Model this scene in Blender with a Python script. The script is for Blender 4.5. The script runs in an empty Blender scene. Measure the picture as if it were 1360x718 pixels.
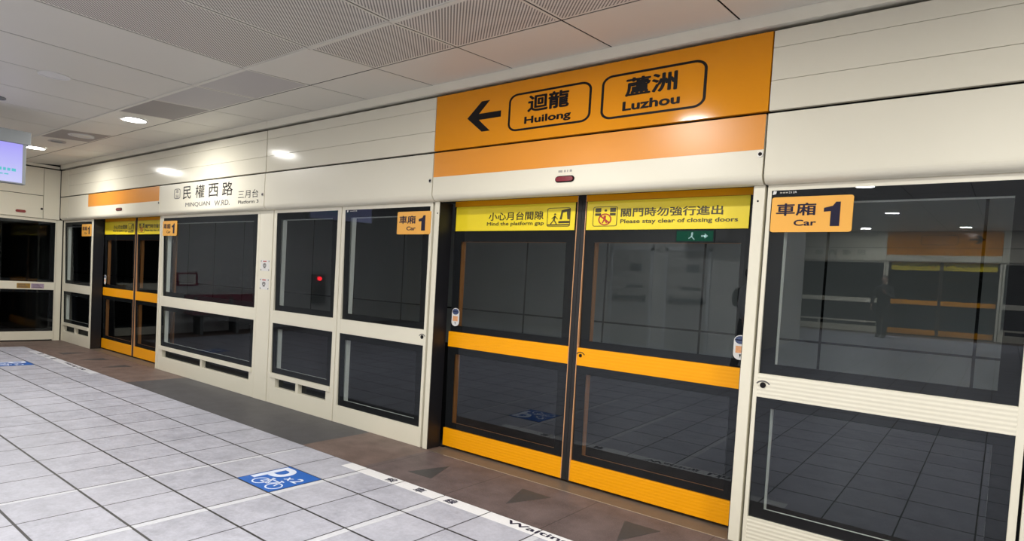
import bpy, bmesh, math, random
from mathutils import Matrix, Vector
random.seed(7)
S = bpy.context.scene
COL = S.collection

# ------------------------------------------------------------------ camera, world, exposure
YAW, PIT, ROL = 0.6557, -0.0408, 0.0605
fw = Vector((-math.sin(YAW)*math.cos(PIT), math.cos(YAW)*math.cos(PIT), math.sin(PIT)))
rt = Vector((math.cos(YAW), math.sin(YAW), 0)); up = rt.cross(fw)
r2 = rt*math.cos(ROL) + up*math.sin(ROL); u2 = -rt*math.sin(ROL) + up*math.cos(ROL)
cam = bpy.data.cameras.new('camera'); camo = bpy.data.objects.new('camera', cam); COL.objects.link(camo)
m = Matrix((r2, u2, -fw)).transposed().to_4x4(); m.translation = (0, -3.7784, 1.4627)
camo.matrix_world = m
cam.sensor_fit = 'HORIZONTAL'; cam.sensor_width = 36; cam.lens = 824.15/1360*36
cam.shift_x = (680-695.28)/1360; cam.shift_y = (414.76-359)/1360
cam.clip_start = 0.02; cam.clip_end = 200
S.camera = camo
W = bpy.data.worlds.new('world'); S.world = W; W.use_nodes = True
W.node_tree.nodes['Background'].inputs[0].default_value = (0.8, 0.85, 1, 1)
W.node_tree.nodes['Background'].inputs[1].default_value = 0.0
S.view_settings.view_transform = 'Standard'; S.view_settings.look = 'None'
S.view_settings.gamma = 1; S.view_settings.use_curve_mapping = False
S.view_settings.exposure = 0.50
LAMP_W = 37.0          # watts of one downlight
LAMP_COL = (1.0, 0.98, 0.925)
LAMP_EMIT = 16.0
TUNNEL_FILL_W = 7.0  # watts of one unseen fill lamp added for the tunnel wall
TILT = math.radians(1.2)   # the panes lean a little towards the platform

# ------------------------------------------------------------------ materials
def newmat(name):
    mt = bpy.data.materials.new(name); mt.use_nodes = True
    nt = mt.node_tree; nt.nodes.clear()
    out = nt.nodes.new('ShaderNodeOutputMaterial')
    return mt, nt, out
class NG:
    def __init__(s, nt): s.nt = nt
    def n(s, t, **kw):
        nd = s.nt.nodes.new(t)
        for k, v in kw.items(): setattr(nd, k, v)
        return nd
    def val(s, sock, v):
        if hasattr(v, 'is_output') or isinstance(v, bpy.types.NodeSocket): s.nt.links.new(v, sock)
        else: sock.default_value = v
    def math(s, op, a, b=0.0, c=0.0):
        nd = s.n('ShaderNodeMath', operation=op); s.val(nd.inputs[0], a); s.val(nd.inputs[1], b)
        s.val(nd.inputs[2], c); return nd.outputs[0]
    def mix(s, f, a, b):
        nd = s.n('ShaderNodeMix', data_type='RGBA'); s.val(nd.inputs[0], f)
        s.val(nd.inputs[6], a if not isinstance(a, tuple) else (*a, 1)); s.val(nd.inputs[7], b if not isinstance(b, tuple) else (*b, 1))
        return nd.outputs[2]
    def noise(s, scale, detail=3, vec=None, rough=0.5):
        nd = s.n('ShaderNodeTexNoise'); nd.inputs['Scale'].default_value = scale; nd.inputs['Detail'].default_value = detail
        nd.inputs['Roughness'].default_value = rough
        if vec is not None: s.nt.links.new(vec, nd.inputs['Vector'])
        return nd.outputs['Fac']
    def geo(s): return s.n('ShaderNodeNewGeometry').outputs['Position']
    def sep(s, v):
        nd = s.n('ShaderNodeSeparateXYZ'); s.nt.links.new(v, nd.inputs[0]); return nd.outputs
    def ramp(s, f, stops):
        nd = s.n('ShaderNodeMapRange'); s.val(nd.inputs[0], f); nd.inputs[1].default_value = stops[0]; nd.inputs[2].default_value = stops[1]
        nd.inputs[3].default_value = stops[2] if len(stops) > 2 else 0; nd.inputs[4].default_value = stops[3] if len(stops) > 2 else 1
        return nd.outputs[0]
    def bump(s, h, strength, dist=0.01):
        nd = s.n('ShaderNodeBump'); nd.inputs['Strength'].default_value = strength; nd.inputs['Distance'].default_value = dist
        s.nt.links.new(h, nd.inputs['Height']); return nd.outputs[0]
def principled(g, out, col, rough=0.4, metal=0.0, spec=0.5, coat=0.0, normal=None, emit=None, estr=0):
    b = g.n('ShaderNodeBsdfPrincipled')
    g.val(b.inputs['Base Color'], (*col, 1) if isinstance(col, tuple) else col)
    g.val(b.inputs['Roughness'], rough); b.inputs['Metallic'].default_value = metal
    b.inputs['Specular IOR Level'].default_value = spec; b.inputs['Coat Weight'].default_value = coat
    b.inputs['Coat Roughness'].default_value = 0.05
    if normal is not None: g.nt.links.new(normal, b.inputs['Normal'])
    if emit: b.inputs['Emission Color'].default_value = (*emit, 1); b.inputs['Emission Strength'].default_value = estr
    g.nt.links.new(b.outputs[0], out.inputs[0]); return b
def mat(name, col, rough=0.4, metal=0.0, spec=0.5, coat=0.0, var=0.05, vscale=3.0, ribs=0.0, emit=None, estr=0, rstr=0.2):
    mt, nt, out = newmat(name); g = NG(nt)
    c = (*col, 1)
    if var:
        f = g.noise(vscale, 4, g.geo())
        c = g.mix(f, tuple(max(0, x*(1-var)) for x in col), tuple(min(1, x*(1+var)) for x in col))
    else: c = col
    nrm = None
    if ribs:
        z = g.sep(g.geo())[2]
        nrm = g.bump(g.math('SINE', g.math('MULTIPLY', z, 2*math.pi/ribs)), rstr, 0.004)
    principled(g, out, c, rough, metal, spec, coat, nrm, emit, estr)
    return mt
M = {}
M['cream'] = mat('cream enamel', (0.82, 0.78, 0.645), 0.30, var=0.025)
M['cream_low'] = mat('cream enamel cover', (0.82, 0.78, 0.645), 0.33, var=0.03, vscale=1.2, spec=0.4)
M['orange_low'] = mat('orange cover film', (0.82, 0.31, 0.03), 0.33, var=0.03, spec=0.5)
M['cream_gloss'] = mat('cream enamel panel', (0.82, 0.78, 0.645), 0.15, var=0.03, vscale=1.2, spec=0.07)
M['cream_rib'] = mat('ribbed cream enamel', (0.82, 0.78, 0.645), 0.34, var=0.02, ribs=0.0235)
M['cream_strip'] = mat('cream ceiling trim', (0.92, 0.88, 0.74), 0.5)
M['orange_paint'] = mat('orange door enamel', (1.0, 0.40, 0.0), 0.38, var=0.02, spec=0.35)
M['orange_rib'] = mat('ribbed orange enamel', (1.0, 0.40, 0.0), 0.38, var=0.02, ribs=0.0235, spec=0.35, rstr=0.07)
M['orange_film'] = mat('orange sign film', (0.82, 0.31, 0.012), 0.11, var=0.03, spec=0.3)
M['orange_edge'] = mat('pale orange door edge', (0.80, 0.42, 0.20), 0.45)
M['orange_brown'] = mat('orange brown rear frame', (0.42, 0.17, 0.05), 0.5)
M['sign_orange'] = mat('light orange sign film', (0.93, 0.46, 0.075), 0.35, var=0.02)
M['yellow'] = mat('yellow sign film', (0.95, 0.74, 0.02), 0.4, var=0.02)
M['black'] = mat('black ink', (0.010, 0.008, 0.009), 0.5, var=0, spec=0.15)
M['ink'] = mat('navy black ink', (0.022, 0.020, 0.045), 0.5, var=0, spec=0.15)
M['brown_ink'] = mat('dark olive ink', (0.06, 0.045, 0.008), 0.4, var=0)
M['grey_ink'] = mat('grey ink', (0.12, 0.11, 0.11), 0.4, var=0)
M['soft_ink'] = mat('soft grey ink', (0.38, 0.36, 0.32), 0.4, var=0)
M['rubber'] = mat('black rubber', (0.012, 0.011, 0.012), 0.55, var=0.1)
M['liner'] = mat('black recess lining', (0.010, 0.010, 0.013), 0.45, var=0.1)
M['dark'] = mat('dark backing', (0.012, 0.011, 0.010), 0.8)
M['rear'] = mat('cream rear frame', (0.90, 0.89, 0.83), 0.5)
M['steel'] = mat('brushed steel', (0.55, 0.53, 0.50), 0.35, metal=0.8)
M['sill'] = mat('brown steel sill', (0.17, 0.135, 0.105), 0.5, metal=0.2, var=0.2, vscale=14)
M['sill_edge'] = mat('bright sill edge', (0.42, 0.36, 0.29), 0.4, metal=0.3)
M['white'] = mat('white plastic', (0.78, 0.77, 0.75), 0.4)
M['paint_white'] = mat('white floor paint', (0.80, 0.80, 0.82), 0.6, var=0.08, vscale=60)
M['queue'] = mat('worn white floor tape', (0.60, 0.61, 0.66), 0.6, var=0.15, vscale=50)
M['blue'] = mat('blue floor sign', (0.010, 0.115, 0.48), 0.45, var=0.05, vscale=12)
M['icon'] = mat('pale blue white ink', (0.72, 0.78, 0.92), 0.5)
M['red'] = mat('dark red lens', (0.20, 0.004, 0.018), 0.15, spec=0.7)
M['red_ink'] = mat('red ink', (0.45, 0.03, 0.02), 0.4, var=0)
M['blue_ink'] = mat('slate blue ink', (0.06, 0.085, 0.19), 0.4, var=0.4, vscale=120)
M['orange_ink'] = mat('pale orange ink', (0.80, 0.38, 0.18), 0.4, var=0.3, vscale=120)
M['tan'] = mat('ochre label', (0.36, 0.21, 0.045), 0.4, var=0.3, vscale=40)
M['mauve'] = mat('mauve label', (0.42, 0.32, 0.42), 0.4, var=0.4, vscale=40)
M['grey_metal'] = mat('grey painted metal', (0.20, 0.215, 0.225), 0.45)
M['grey_wall'] = mat('grey wall panel', (0.72, 0.73, 0.74), 0.4)
M['pale_wall'] = mat('pale painted wall', (0.70, 0.69, 0.66), 0.5)
M['door_paint'] = mat('light grey door paint', (0.52, 0.51, 0.49), 0.45)
M['bench'] = mat('dark pink bench plastic', (0.30, 0.05, 0.10), 0.4)
M['tri'] = mat('dark granite inlay', (0.060, 0.057, 0.058), 0.5, var=0.25, vscale=40)
M['track'] = mat('dark track bed', (0.02, 0.02, 0.02), 0.9, var=0.4)
M['cloth'] = mat('dark cloth', (0.02, 0.02, 0.025), 0.8, var=0.2, vscale=9)
M['skin'] = mat('skin', (0.55, 0.34, 0.25), 0.5)
M['hair'] = mat('black hair', (0.01, 0.008, 0.008), 0.5)
M['lamp'] = mat('lit lamp lens', (0.9, 0.9, 0.9), 0.5, var=0, emit=(1, 0.98, 0.95), estr=LAMP_EMIT)
M['tube'] = mat('lit fill tube', (0.9, 0.9, 0.9), 0.5, var=0, emit=(0.93, 1, 0.98), estr=3)
M['exit_green'] = mat('lit green sign face', (0.0, 0.12, 0.06), 0.4, var=0, emit=(0.0, 0.34, 0.16), estr=2.2)
M['exit_white'] = mat('lit white sign mark', (0.8, 0.9, 0.85), 0.4, var=0, emit=(0.7, 1.0, 0.9), estr=6)
M['red_lamp'] = mat('lit red lamp', (0.6, 0.02, 0.02), 0.4, var=0, emit=(1, 0.02, 0.03), estr=9)
def screen_mat():
    mt, nt, out = newmat('lit violet screen'); g = NG(nt)
    z = g.sep(g.geo())[2]; f = g.ramp(z, (2.24, 2.66))
    c = g.mix(f, (0.56, 0.58, 0.88), (0.36, 0.33, 0.88))
    b = g.n('ShaderNodeBsdfPrincipled'); b.inputs['Base Color'].default_value = (0.02, 0.02, 0.03, 1); b.inputs['Roughness'].default_value = 0.3
    nt.links.new(c, b.inputs['Emission Color']); b.inputs['Emission Strength'].default_value = 0.72
    nt.links.new(b.outputs[0], out.inputs[0]); return mt
M['screen'] = screen_mat()
M['screen_ink'] = mat('lit green screen text', (0.02, 0.1, 0.1), 0.4, var=0, emit=(0.05, 0.32, 0.38), estr=0.9)
def glass_front(ior=0.082, name='tinted glass face'):
    mt, nt, out = newmat(name); g = NG(nt)
    t = g.n('ShaderNodeBsdfTransparent'); t.inputs[0].default_value = (0.80, 0.83, 0.83, 1)
    gl = g.n('ShaderNodeBsdfGlossy'); gl.inputs['Roughness'].default_value = 0.0; gl.inputs[0].default_value = (0.86, 0.93, 1, 1)
    mx = g.n('ShaderNodeMixShader'); mx.inputs[0].default_value = ior; nt.links.new(t.outputs[0], mx.inputs[1]); nt.links.new(gl.outputs[0], mx.inputs[2])
    nt.links.new(mx.outputs[0], out.inputs[0]); return mt
def frit_mat():
    mt, nt, out = newmat('black glass border'); g = NG(nt)
    d = g.n('ShaderNodeBsdfDiffuse'); d.inputs[0].default_value = (0.010, 0.011, 0.012, 1)
    gl = g.n('ShaderNodeBsdfGlossy'); gl.inputs['Roughness'].default_value = 0.0; gl.inputs[0].default_value = (0.86, 0.93, 1, 1)
    mx = g.n('ShaderNodeMixShader'); mx.inputs[0].default_value = 0.045; nt.links.new(d.outputs[0], mx.inputs[1]); nt.links.new(gl.outputs[0], mx.inputs[2])
    nt.links.new(mx.outputs[0], out.inputs[0]); return mt
M['frit'] = frit_mat()
def glass_body():
    mt, nt, out = newmat('tinted glass body'); g = NG(nt)
    t = g.n('ShaderNodeBsdfTransparent'); t.inputs[0].default_value = (0.92, 0.94, 0.94, 1)
    nt.links.new(t.outputs[0], out.inputs[0]); return mt
M['glass'] = glass_front(); M['glass_dull'] = glass_front(0.02, 'plain glass face'); M['glass_body'] = glass_body()
def line_mask(g, v, x0, pitch, half):
    """1 on joints at x0 + k*pitch."""
    a = g.math('DIVIDE', g.math('SUBTRACT', v, x0), pitch)
    fr = g.math('ABSOLUTE', g.math('SUBTRACT', g.math('SUBTRACT', a, g.math('FLOOR', a)), 0.5))
    return g.math('GREATER_THAN', fr, 0.5-half/pitch), g.math('FLOOR', a)
def floor_mat():
    mt, nt, out = newmat('pale granite floor tiles'); g = NG(nt)
    pos = g.geo(); x, y, z = g.sep(pos)
    mx, ix = line_mask(g, x, -4.5959, 0.4148, 0.0048)
    my, iy = line_mask(g, y, -1.1280, 0.4146, 0.0072)
    line = g.math('MAXIMUM', mx, my)
    cmb = g.n('ShaderNodeCombineXYZ'); nt.links.new(ix, cmb.inputs[0]); nt.links.new(iy, cmb.inputs[1])
    wn = g.n('ShaderNodeTexWhiteNoise', noise_dimensions='2D'); nt.links.new(cmb.outputs[0], wn.inputs['Vector'])
    cl = g.math('ADD', g.math('ADD', g.math('MULTIPLY', g.noise(2.6, 5, pos, 0.6), 0.3), g.math('MULTIPLY', g.noise(7.5, 6, pos, 0.7), 0.4)), g.math('MULTIPLY', g.noise(34, 4, pos, 0.75), 0.3)); fine = g.noise(90, 3, pos, 0.7)
    c = g.mix(g.ramp(cl, (0.38, 0.58)), (0.31, 0.315, 0.375), (0.50, 0.505, 0.585))
    c = g.mix(g.math('MULTIPLY', g.ramp(fine, (0.45, 0.75)), 0.22), c, (0.30, 0.30, 0.34))
    c = g.mix(g.math('MULTIPLY', wn.outputs[0], 0.22), c, (0.57, 0.575, 0.65))
    c = g.mix(line, c, (0.03, 0.028, 0.03))
    principled(g, out, c, g.ramp(cl, (0.3, 0.7, 0.36, 0.52)), normal=g.bump(g.math('SUBTRACT', 1.0, line), 0.25, 0.004), spec=0.4)
    return mt
M['floor'] = floor_mat()
def granite(name, a, b, joints=None):
    mt, nt, out = newmat(name); g = NG(nt); pos = g.geo(); x, y, z = g.sep(pos)
    c = g.mix(g.ramp(g.noise(5, 6, pos, 0.65), (0.35, 0.65)), a, b)
    c = g.mix(g.math('MULTIPLY', g.ramp(g.noise(120, 2, pos), (0.5, 0.8)), 0.5), c, tuple(v*1.7 for v in b))
    if joints:
        mx, ix = line_mask(g, x, *joints); c = g.mix(g.math('MULTIPLY', mx, 0.55), c, (0.02, 0.018, 0.018))
    principled(g, out, c, 0.5, spec=0.35); return mt
M['brown'] = granite('brown granite paving', (0.098, 0.074, 0.073), (0.160, 0.122, 0.120), (-2.13, 0.829, 0.004))
M['red_brown'] = granite('reddish brown granite paving', (0.125, 0.086, 0.074), (0.190, 0.135, 0.118))
M['mat_grey'] = granite('charcoal granite paving', (0.062, 0.060, 0.066), (0.085, 0.083, 0.090))
def track_wall():
    mt, nt, out = newmat('grey tunnel wall panels'); g = NG(nt); pos = g.geo(); x, y, z = g.sep(pos)
    mx, ix = line_mask(g, x, -0.195, 1.446, 0.014)
    mz, iz = line_mask(g, z, 1.03, 2.4, 0.012)
    c = g.mix(g.noise(0.9, 4, pos), (0.26, 0.27, 0.27), (0.34, 0.35, 0.345))
    c = g.mix(g.math('MAXIMUM', mx, mz), c, (0.004, 0.004, 0.004))
    c = g.mix(g.math('LESS_THAN', z, 0.42), c, (0.012, 0.012, 0.013))
    principled(g, out, c, 0.7, spec=0.1); return mt
M['track_wall'] = track_wall()
M['ceil_plain'] = mat('plain metal ceiling panel', (0.72, 0.695, 0.62), 0.5, var=0.03, vscale=1.0)
M['ceil_grey'] = mat('fine perforated grey ceiling panel', (0.52, 0.495, 0.475), 0.6, var=0.04, vscale=2)
M['ceil_dark'] = mat('dark speaker ceiling panel', (0.33, 0.305, 0.285), 0.6, var=0.05)
def perf_mat():
    mt, nt, out = newmat('slotted metal ceiling panel'); g = NG(nt); pos = g.geo(); x, y, z = g.sep(pos)
    d = g.math('ADD', x, y)                       # slots run along (-1, 1)
    s = g.math('SINE', g.math('MULTIPLY', d, 2*math.pi/0.0250))
    e = g.math('SINE', g.math('MULTIPLY', g.math('SUBTRACT', x, y), 2*math.pi/0.0250))
    f = g.ramp(g.math('ADD', s, g.math('MULTIPLY', e, 0.25)), (-0.15, 0.45))
    c = g.mix(f, (0.74, 0.71, 0.645), (0.23, 0.215, 0.195))
    principled(g, out, c, 0.55, spec=0.2); return mt
M['ceil_perf'] = perf_mat()

# ------------------------------------------------------------------ mesh helpers
TR = Matrix.Identity(4)          # place of what is being built
class MB:
    def __init__(s): s.bm = bmesh.new(); s.mi = 0
    def _tag(s, faces):
        for f in faces: f.material_index = s.mi
    def box(s, x0, x1, y0, y1, z0, z1, bev=0.0):
        vs = [s.bm.verts.new((x, y, z)) for x in (x0, x1) for y in (y0, y1) for z in (z0, z1)]
        idx = [(0,1,3,2), (4,6,7,5), (0,4,5,1), (2,3,7,6), (0,2,6,4), (1,5,7,3)]
        fs = [s.bm.faces.new([vs[i] for i in q]) for q in idx]; s._tag(fs)
        if bev:
            es = list({e for f in fs for e in f.edges})
            r = bmesh.ops.bevel(s.bm, geom=es, offset=bev, segments=2, affect='EDGES', profile=0.6)
            s._tag(r['faces'])
        return s
    def prism(s, pts, a0, a1, axis='y'):
        """polygon pts extruded along axis; pts are the two other axes in xyz order."""
        def P(p, a): return (a, p[0], p[1]) if axis == 'x' else ((p[0], a, p[1]) if axis == 'y' else (p[0], p[1], a))
        v0 = [s.bm.verts.new(P(p, a0)) for p in pts]; v1 = [s.bm.verts.new(P(p, a1)) for p in pts]
        n = len(pts); fs = []
        for cap in (v0, v1[::-1]): fs.append(s.bm.faces.new(cap))
        for i in range(n): fs.append(s.bm.faces.new((v0[i], v1[i], v1[(i+1) % n], v0[(i+1) % n])))
        s._tag(fs)
        return s
    def ringprism(s, outer, inner, a0, a1, axis='y'):
        n = len(outer)
        for i in range(n):
            j = (i+1) % n
            s.prism([outer[i], outer[j], inner[j], inner[i]], a0, a1, axis)
        return s
    def cyl(s, c, r, h, axis='z', n=24, r2=None):
        pts = [(math.cos(2*math.pi*i/n), math.sin(2*math.pi*i/n)) for i in range(n)]
        r2 = r if r2 is None else r2
        def P(p, rr, a):
            if axis == 'z': return (c[0]+p[0]*rr, c[1]+p[1]*rr, c[2]+a)
            if axis == 'y': return (c[0]+p[0]*rr, c[1]+a, c[2]+p[1]*rr)
            return (c[0]+a, c[1]+p[0]*rr, c[2]+p[1]*rr)
        v0 = [s.bm.verts.new(P(p, r, 0)) for p in pts]; v1 = [s.bm.verts.new(P(p, r2, h)) for p in pts]
        fs = [s.bm.faces.new(v0), s.bm.faces.new(v1[::-1])]
        for i in range(n): fs.append(s.bm.faces.new((v0[i], v1[i], v1[(i+1) % n], v0[(i+1) % n])))
        s._tag(fs); return s
    def build(s, name, mats, parent=None, loc=None, tilt=None, smooth=False):
        bmesh.ops.recalc_face_normals(s.bm, faces=s.bm.faces)
        if tilt: bmesh.ops.rotate(s.bm, cent=tilt, matrix=Matrix.Rotation(TILT, 3, 'X'), verts=s.bm.verts)
        me = bpy.data.meshes.new(name); 
        if parent is not None: loc = parent['_loc']
        elif loc is None:
            xs = [v.co for v in s.bm.verts]
            loc = ((min(v.x for v in xs)+max(v.x for v in xs))/2, (min(v.y for v in xs)+max(v.y for v in xs))/2, min(v.z for v in xs))
        loc = Vector(loc)
        bmesh.ops.translate(s.bm, verts=s.bm.verts, vec=-loc)
        s.bm.to_mesh(me); s.bm.free()
        if smooth:
            for p in me.polygons: p.use_smooth = True
        for mm in (mats if isinstance(mats, (list, tuple)) else [mats]): me.materials.append(M[mm] if isinstance(mm, str) else mm)
        o = bpy.data.objects.new(name, me); COL.objects.link(o)
        if parent is not None: put(o, parent)
        else: o.matrix_world = TR @ Matrix.Translation(loc); o['_loc'] = tuple(loc)
        return o
def put(o, parent):
    """parent holds its local origin in _loc; a sub-part of a mesh part shares it."""
    o.parent = parent; o['_loc'] = tuple(parent['_loc'])
def tag(o, label=None, cat=None, group=None, kind=None):
    if label: o['label'] = label
    if cat: o['category'] = cat
    if group: o['group'] = group
    if kind: o['kind'] = kind
    return o
def thing(name, label, cat, loc, group=None):
    o = bpy.data.objects.new(name, None); COL.objects.link(o); o.empty_display_size = 0.1
    o.matrix_world = TR @ Matrix.Translation(loc); o['_loc'] = tuple(loc)
    return tag(o, label, cat, group)
def struct(name, mb, mats, **kw):
    return tag(mb.build(name, mats, **kw), kind='structure')
def text(name, body, box, y, matn, parent, bold=0.0, face='front', up=None):
    """lettering stretched into box=(a0,a1,b0,b1): front = x,z on plane y; floor = x,y at height y."""
    cu = bpy.data.curves.new('lettering', 'FONT'); cu.body = body; cu.resolution_u = 4
    to = bpy.data.objects.new('lettering', cu); COL.objects.link(to)
    me = bpy.data.meshes.new_from_object(to.evaluated_get(bpy.context.evaluated_depsgraph_get()))
    bpy.data.objects.remove(to); bpy.data.curves.remove(cu)
    if bold:      # heavier strokes: the outline laid over itself, shifted all round
        b2 = bmesh.new(); b2.from_mesh(me); src = list(b2.verts)+list(b2.edges)+list(b2.faces)
        for q, (dx, dy) in enumerate(((1, 0), (-1, 0), (0, 1), (0, -1), (.7, .7), (-.7, .7), (.7, -.7), (-.7, -.7))):
            r = bmesh.ops.duplicate(b2, geom=src)
            bmesh.ops.translate(b2, verts=[e for e in r['geom'] if isinstance(e, bmesh.types.BMVert)], vec=(dx*bold, dy*bold, 4e-5*(q+1)))
        b2.to_mesh(me); b2.free()
    xs = [v.co.x for v in me.vertices]; ys = [v.co.y for v in me.vertices]
    x0, x1, y0, y1 = min(xs), max(xs), min(ys), max(ys)
    a0, a1, b0, b1 = box; L = Vector(parent['_loc'])
    for v in me.vertices:
        a = a0+(v.co.x-x0)/(x1-x0)*(a1-a0); b = b0+(v.co.y-y0)/(y1-y0)*(b1-b0)
        if face == 'front': p = Vector((a, y-v.co.z, b))
        elif face == 'floor': p = Vector((a, b, y+v.co.z))
        elif face == 'x': p = Vector((y, a, b))
        v.co = p-L
    me.materials.clear(); me.materials.append(M[matn])
    o = bpy.data.objects.new(name, me); COL.objects.link(o); put(o, parent); return o
def rrect(x0, x1, z0, z1, rx, rz, n=6):
    pts = []
    for cx, cz, a in ((x1-rx, z1-rz, 0), (x0+rx, z1-rz, 90), (x0+rx, z0+rz, 180), (x1-rx, z0+rz, 270)):
        for i in range(n+1):
            t = math.radians(a+90*i/n); pts.append((cx+rx*math.cos(t), cz+rz*math.sin(t)))
    return pts
def ell(cx, cz, rx, rz, n=20): return [(cx+rx*math.cos(2*math.pi*i/n), cz+rz*math.sin(2*math.pi*i/n)) for i in range(n)]
def bar2(p, q, w):
    d = Vector((q[0]-p[0], q[1]-p[1])); d.normalize(); nx, nz = -d.y*w/2, d.x*w/2
    return [(p[0]+nx, p[1]+nz), (q[0]+nx, q[1]+nz), (q[0]-nx, q[1]-nz), (p[0]-nx, p[1]-nz)]

# ------------------------------------------------------------------ large structure
XE, XR, YF = -13.41, 8.0, -0.075       # end wall, right end, face of the header
YO = -17.6                              # platform doors across the platform
struct('floor', MB().box(-12.62, XR, YO+0.717, -0.717, -0.2, 0), 'floor')
def strip(n, x0, x1, y0, y1, mt): struct('trim_%d' % n, MB().box(x0, x1, y0, y1, -0.2, 0), mt)
strip(1, -3.84, XR, -0.717, -0.012, 'brown')
strip(2, -4.66, -3.84, -0.717, 0.16, 'red_brown')
strip(3, -8.46, -4.66, -0.717, 0.16, 'mat_grey')
strip(4, XE, -8.46, -0.717, -0.012, 'red_brown')
strip(5, XE, -12.62, YO+0.717, -0.717, 'red_brown')
strip(6, XE, XR, YO, YO+0.717, 'red_brown')
struct('trim_7', MB().box(-3.84, XR, -0.012, 0.22, -0.2, 0.001), 'sill')
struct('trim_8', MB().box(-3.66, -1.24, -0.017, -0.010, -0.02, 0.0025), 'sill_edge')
struct('trim_9', MB().box(XE, -8.46, -0.012, 0.22, -0.2, 0.001), 'sill')
# ceiling: three rows by the wall rise a little towards it, the rest is level
RY = [-0.085, -0.69, -1.27, -3.02, -4.77, -6.52, -8.27, -10.02, -11.77, -13.52, -15.27, -17.5]
RZ = [3.12, 3.076, 3.034] + [3.034]*9
ck = MB()
PX0, PXP = -3.955, 0.867
kmin, kmax = -11, 13
for k in range(kmin, kmax+1):
    for r in range(len(RY)-1):
        x0, x1 = PX0+PXP*k, PX0+PXP*(k+1)
        x0 = max(x0, XE); x1 = min(x1, XR)
        if x1 <= x0: continue
        xm = (x0+x1)/2; mi = 0
        if r == 1: mi = 1 if xm > -3.96 else (0 if xm > -4.9 else (2 if xm > -6.6 else (3 if k in (-4, -7) else 0)))
        if r >= 2: mi = 1 if xm > -4.9 and r < 5 else 0
        ck.mi = mi; g = 0.006
        a0, a1, b0, b1 = x0+g, x1-g, RY[r]-g, RY[r+1]+g
        if r == 0 and (k % 2) and xm < -4.9: pass
        if mi in (1, 2, 3):      # plain rim around the slotted field
            ck.mi = 0; w = 0.018
            z = lambda y: RZ[r]+(RZ[r+1]-RZ[r])*(RY[r]-y)/(RY[r]-RY[r+1])
            def q(xa, xb, ya, yb, t):
                ck.mi = t
                vs = [ck.bm.verts.new((xx, yy, z(yy))) for xx, yy in ((xa, ya), (xb, ya), (xb, yb), (xa, yb))]
                vt = [ck.bm.verts.new((v.co.x, v.co.y, v.co.z+0.002)) for v in vs]
                fs = [ck.bm.faces.new(vs), ck.bm.faces.new(vt[::-1])]
                for i in range(4): fs.append(ck.bm.faces.new((vs[i], vt[i], vt[(i+1) % 4], vs[(i+1) % 4])))
                ck._tag(fs)
            q(a0+w, a1-w, b0-w, b1+w, mi); q(a0, a1, b0, b0-w, 0); q(a0, a1, b1+w, b1, 0); q(a0, a0+w, b0-w, b1+w, 0); q(a1-w, a1, b0-w, b1+w, 0)
        else:
            ck.mi = 0
            z0, z1 = RZ[r], RZ[r+1]
            ck.prism([(b0, z0), (b1, z1), (b1, z1+0.002), (b0, z0+0.002)], a0, a1, 'x')
ck.mi = 4
ck.box(XE, XR, YO, -0.05, 3.16, 3.3)
ck.mi = 5
for k in range(kmin, kmax+1):
    xa, xb = max(PX0+PXP*k, XE)+0.004, min(PX0+PXP*(k+1), XR)-0.004
    if xb > xa: ck.box(xa, xb, -1.286, -1.256, 3.026, 3.035)
ck.build('ceiling', ['ceil_plain', 'ceil_perf', 'ceil_grey', 'ceil_dark', 'dark', 'ceil_plain'])['kind'] = 'structure'
struct('trim_10', MB().box(XE+0.04, -6.57, -0.088, 0.0, 3.048, 3.122).box(-6.564, XR, -0.088, 0.0, 3.048, 3.122), 'cream_strip')
struct('trim_11', MB().box(XE-0.02, XE+0.012, -6, -0.088, 3.046, 3.09), 'cream_strip')
struct('header_backing', MB().box(XE-0.3, XR, 0.024, 0.36, 2.19, 3.5), 'dark')  # unseen backing behind the header, put in to block tunnel light
# tunnel beyond the doors
struct('wall_track', MB().box(-30, XR, 4.0, 4.2, -1.3, 4.2), 'track_wall')
struct('trim_12', MB().box(-30, XR, 0.35, 4.0, -1.5, -1.2).box(-30, XR, 0.30, 4.2, 4.0, 4.2).box(-30, XR, 0.22, 0.34, -1.5, 0.0), 'track')
struct('wall_left', MB().box(-30.2, -30, 0, 4.2, -1.5, 4.2).box(XE-4.2, XE-4, -10, 0.3, -0.3, 3.5).box(XE-4, XE-0.1, -8.0, 0.3, -0.3, -0.05).box(XE-4, XE-0.05, -8.0, 0.34, 3.1, 3.3).box(XE-4, XE-0.12, 0.0, 0.2, -0.2, 3.3), 'dark')
struct('wall_end', MB().box(XE-0.2, XE, YO, -1.75, 0, 3.12), 'grey_wall')
struct('wall_right', MB().box(XR, XR+0.2, YO, 4.2, -1.5, 3.5), 'pale_wall')
struct('wall_back', MB().box(XE, XR, YO-0.36, YO-0.02, 2.19, 3.3), 'dark')
struct('trim_13', MB().box(4.50, XR, YO-0.36, YO-0.02, 0, 3.3), 'pale_wall')
struct('wall_core', MB().box(XE, -4.05, -13.0, -8.1, 0, 3.034), 'pale_wall')
struct('baseboard_core', MB().box(XE, -4.03, -8.12, -8.08, 0, 0.10), 'grey_wall')

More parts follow.
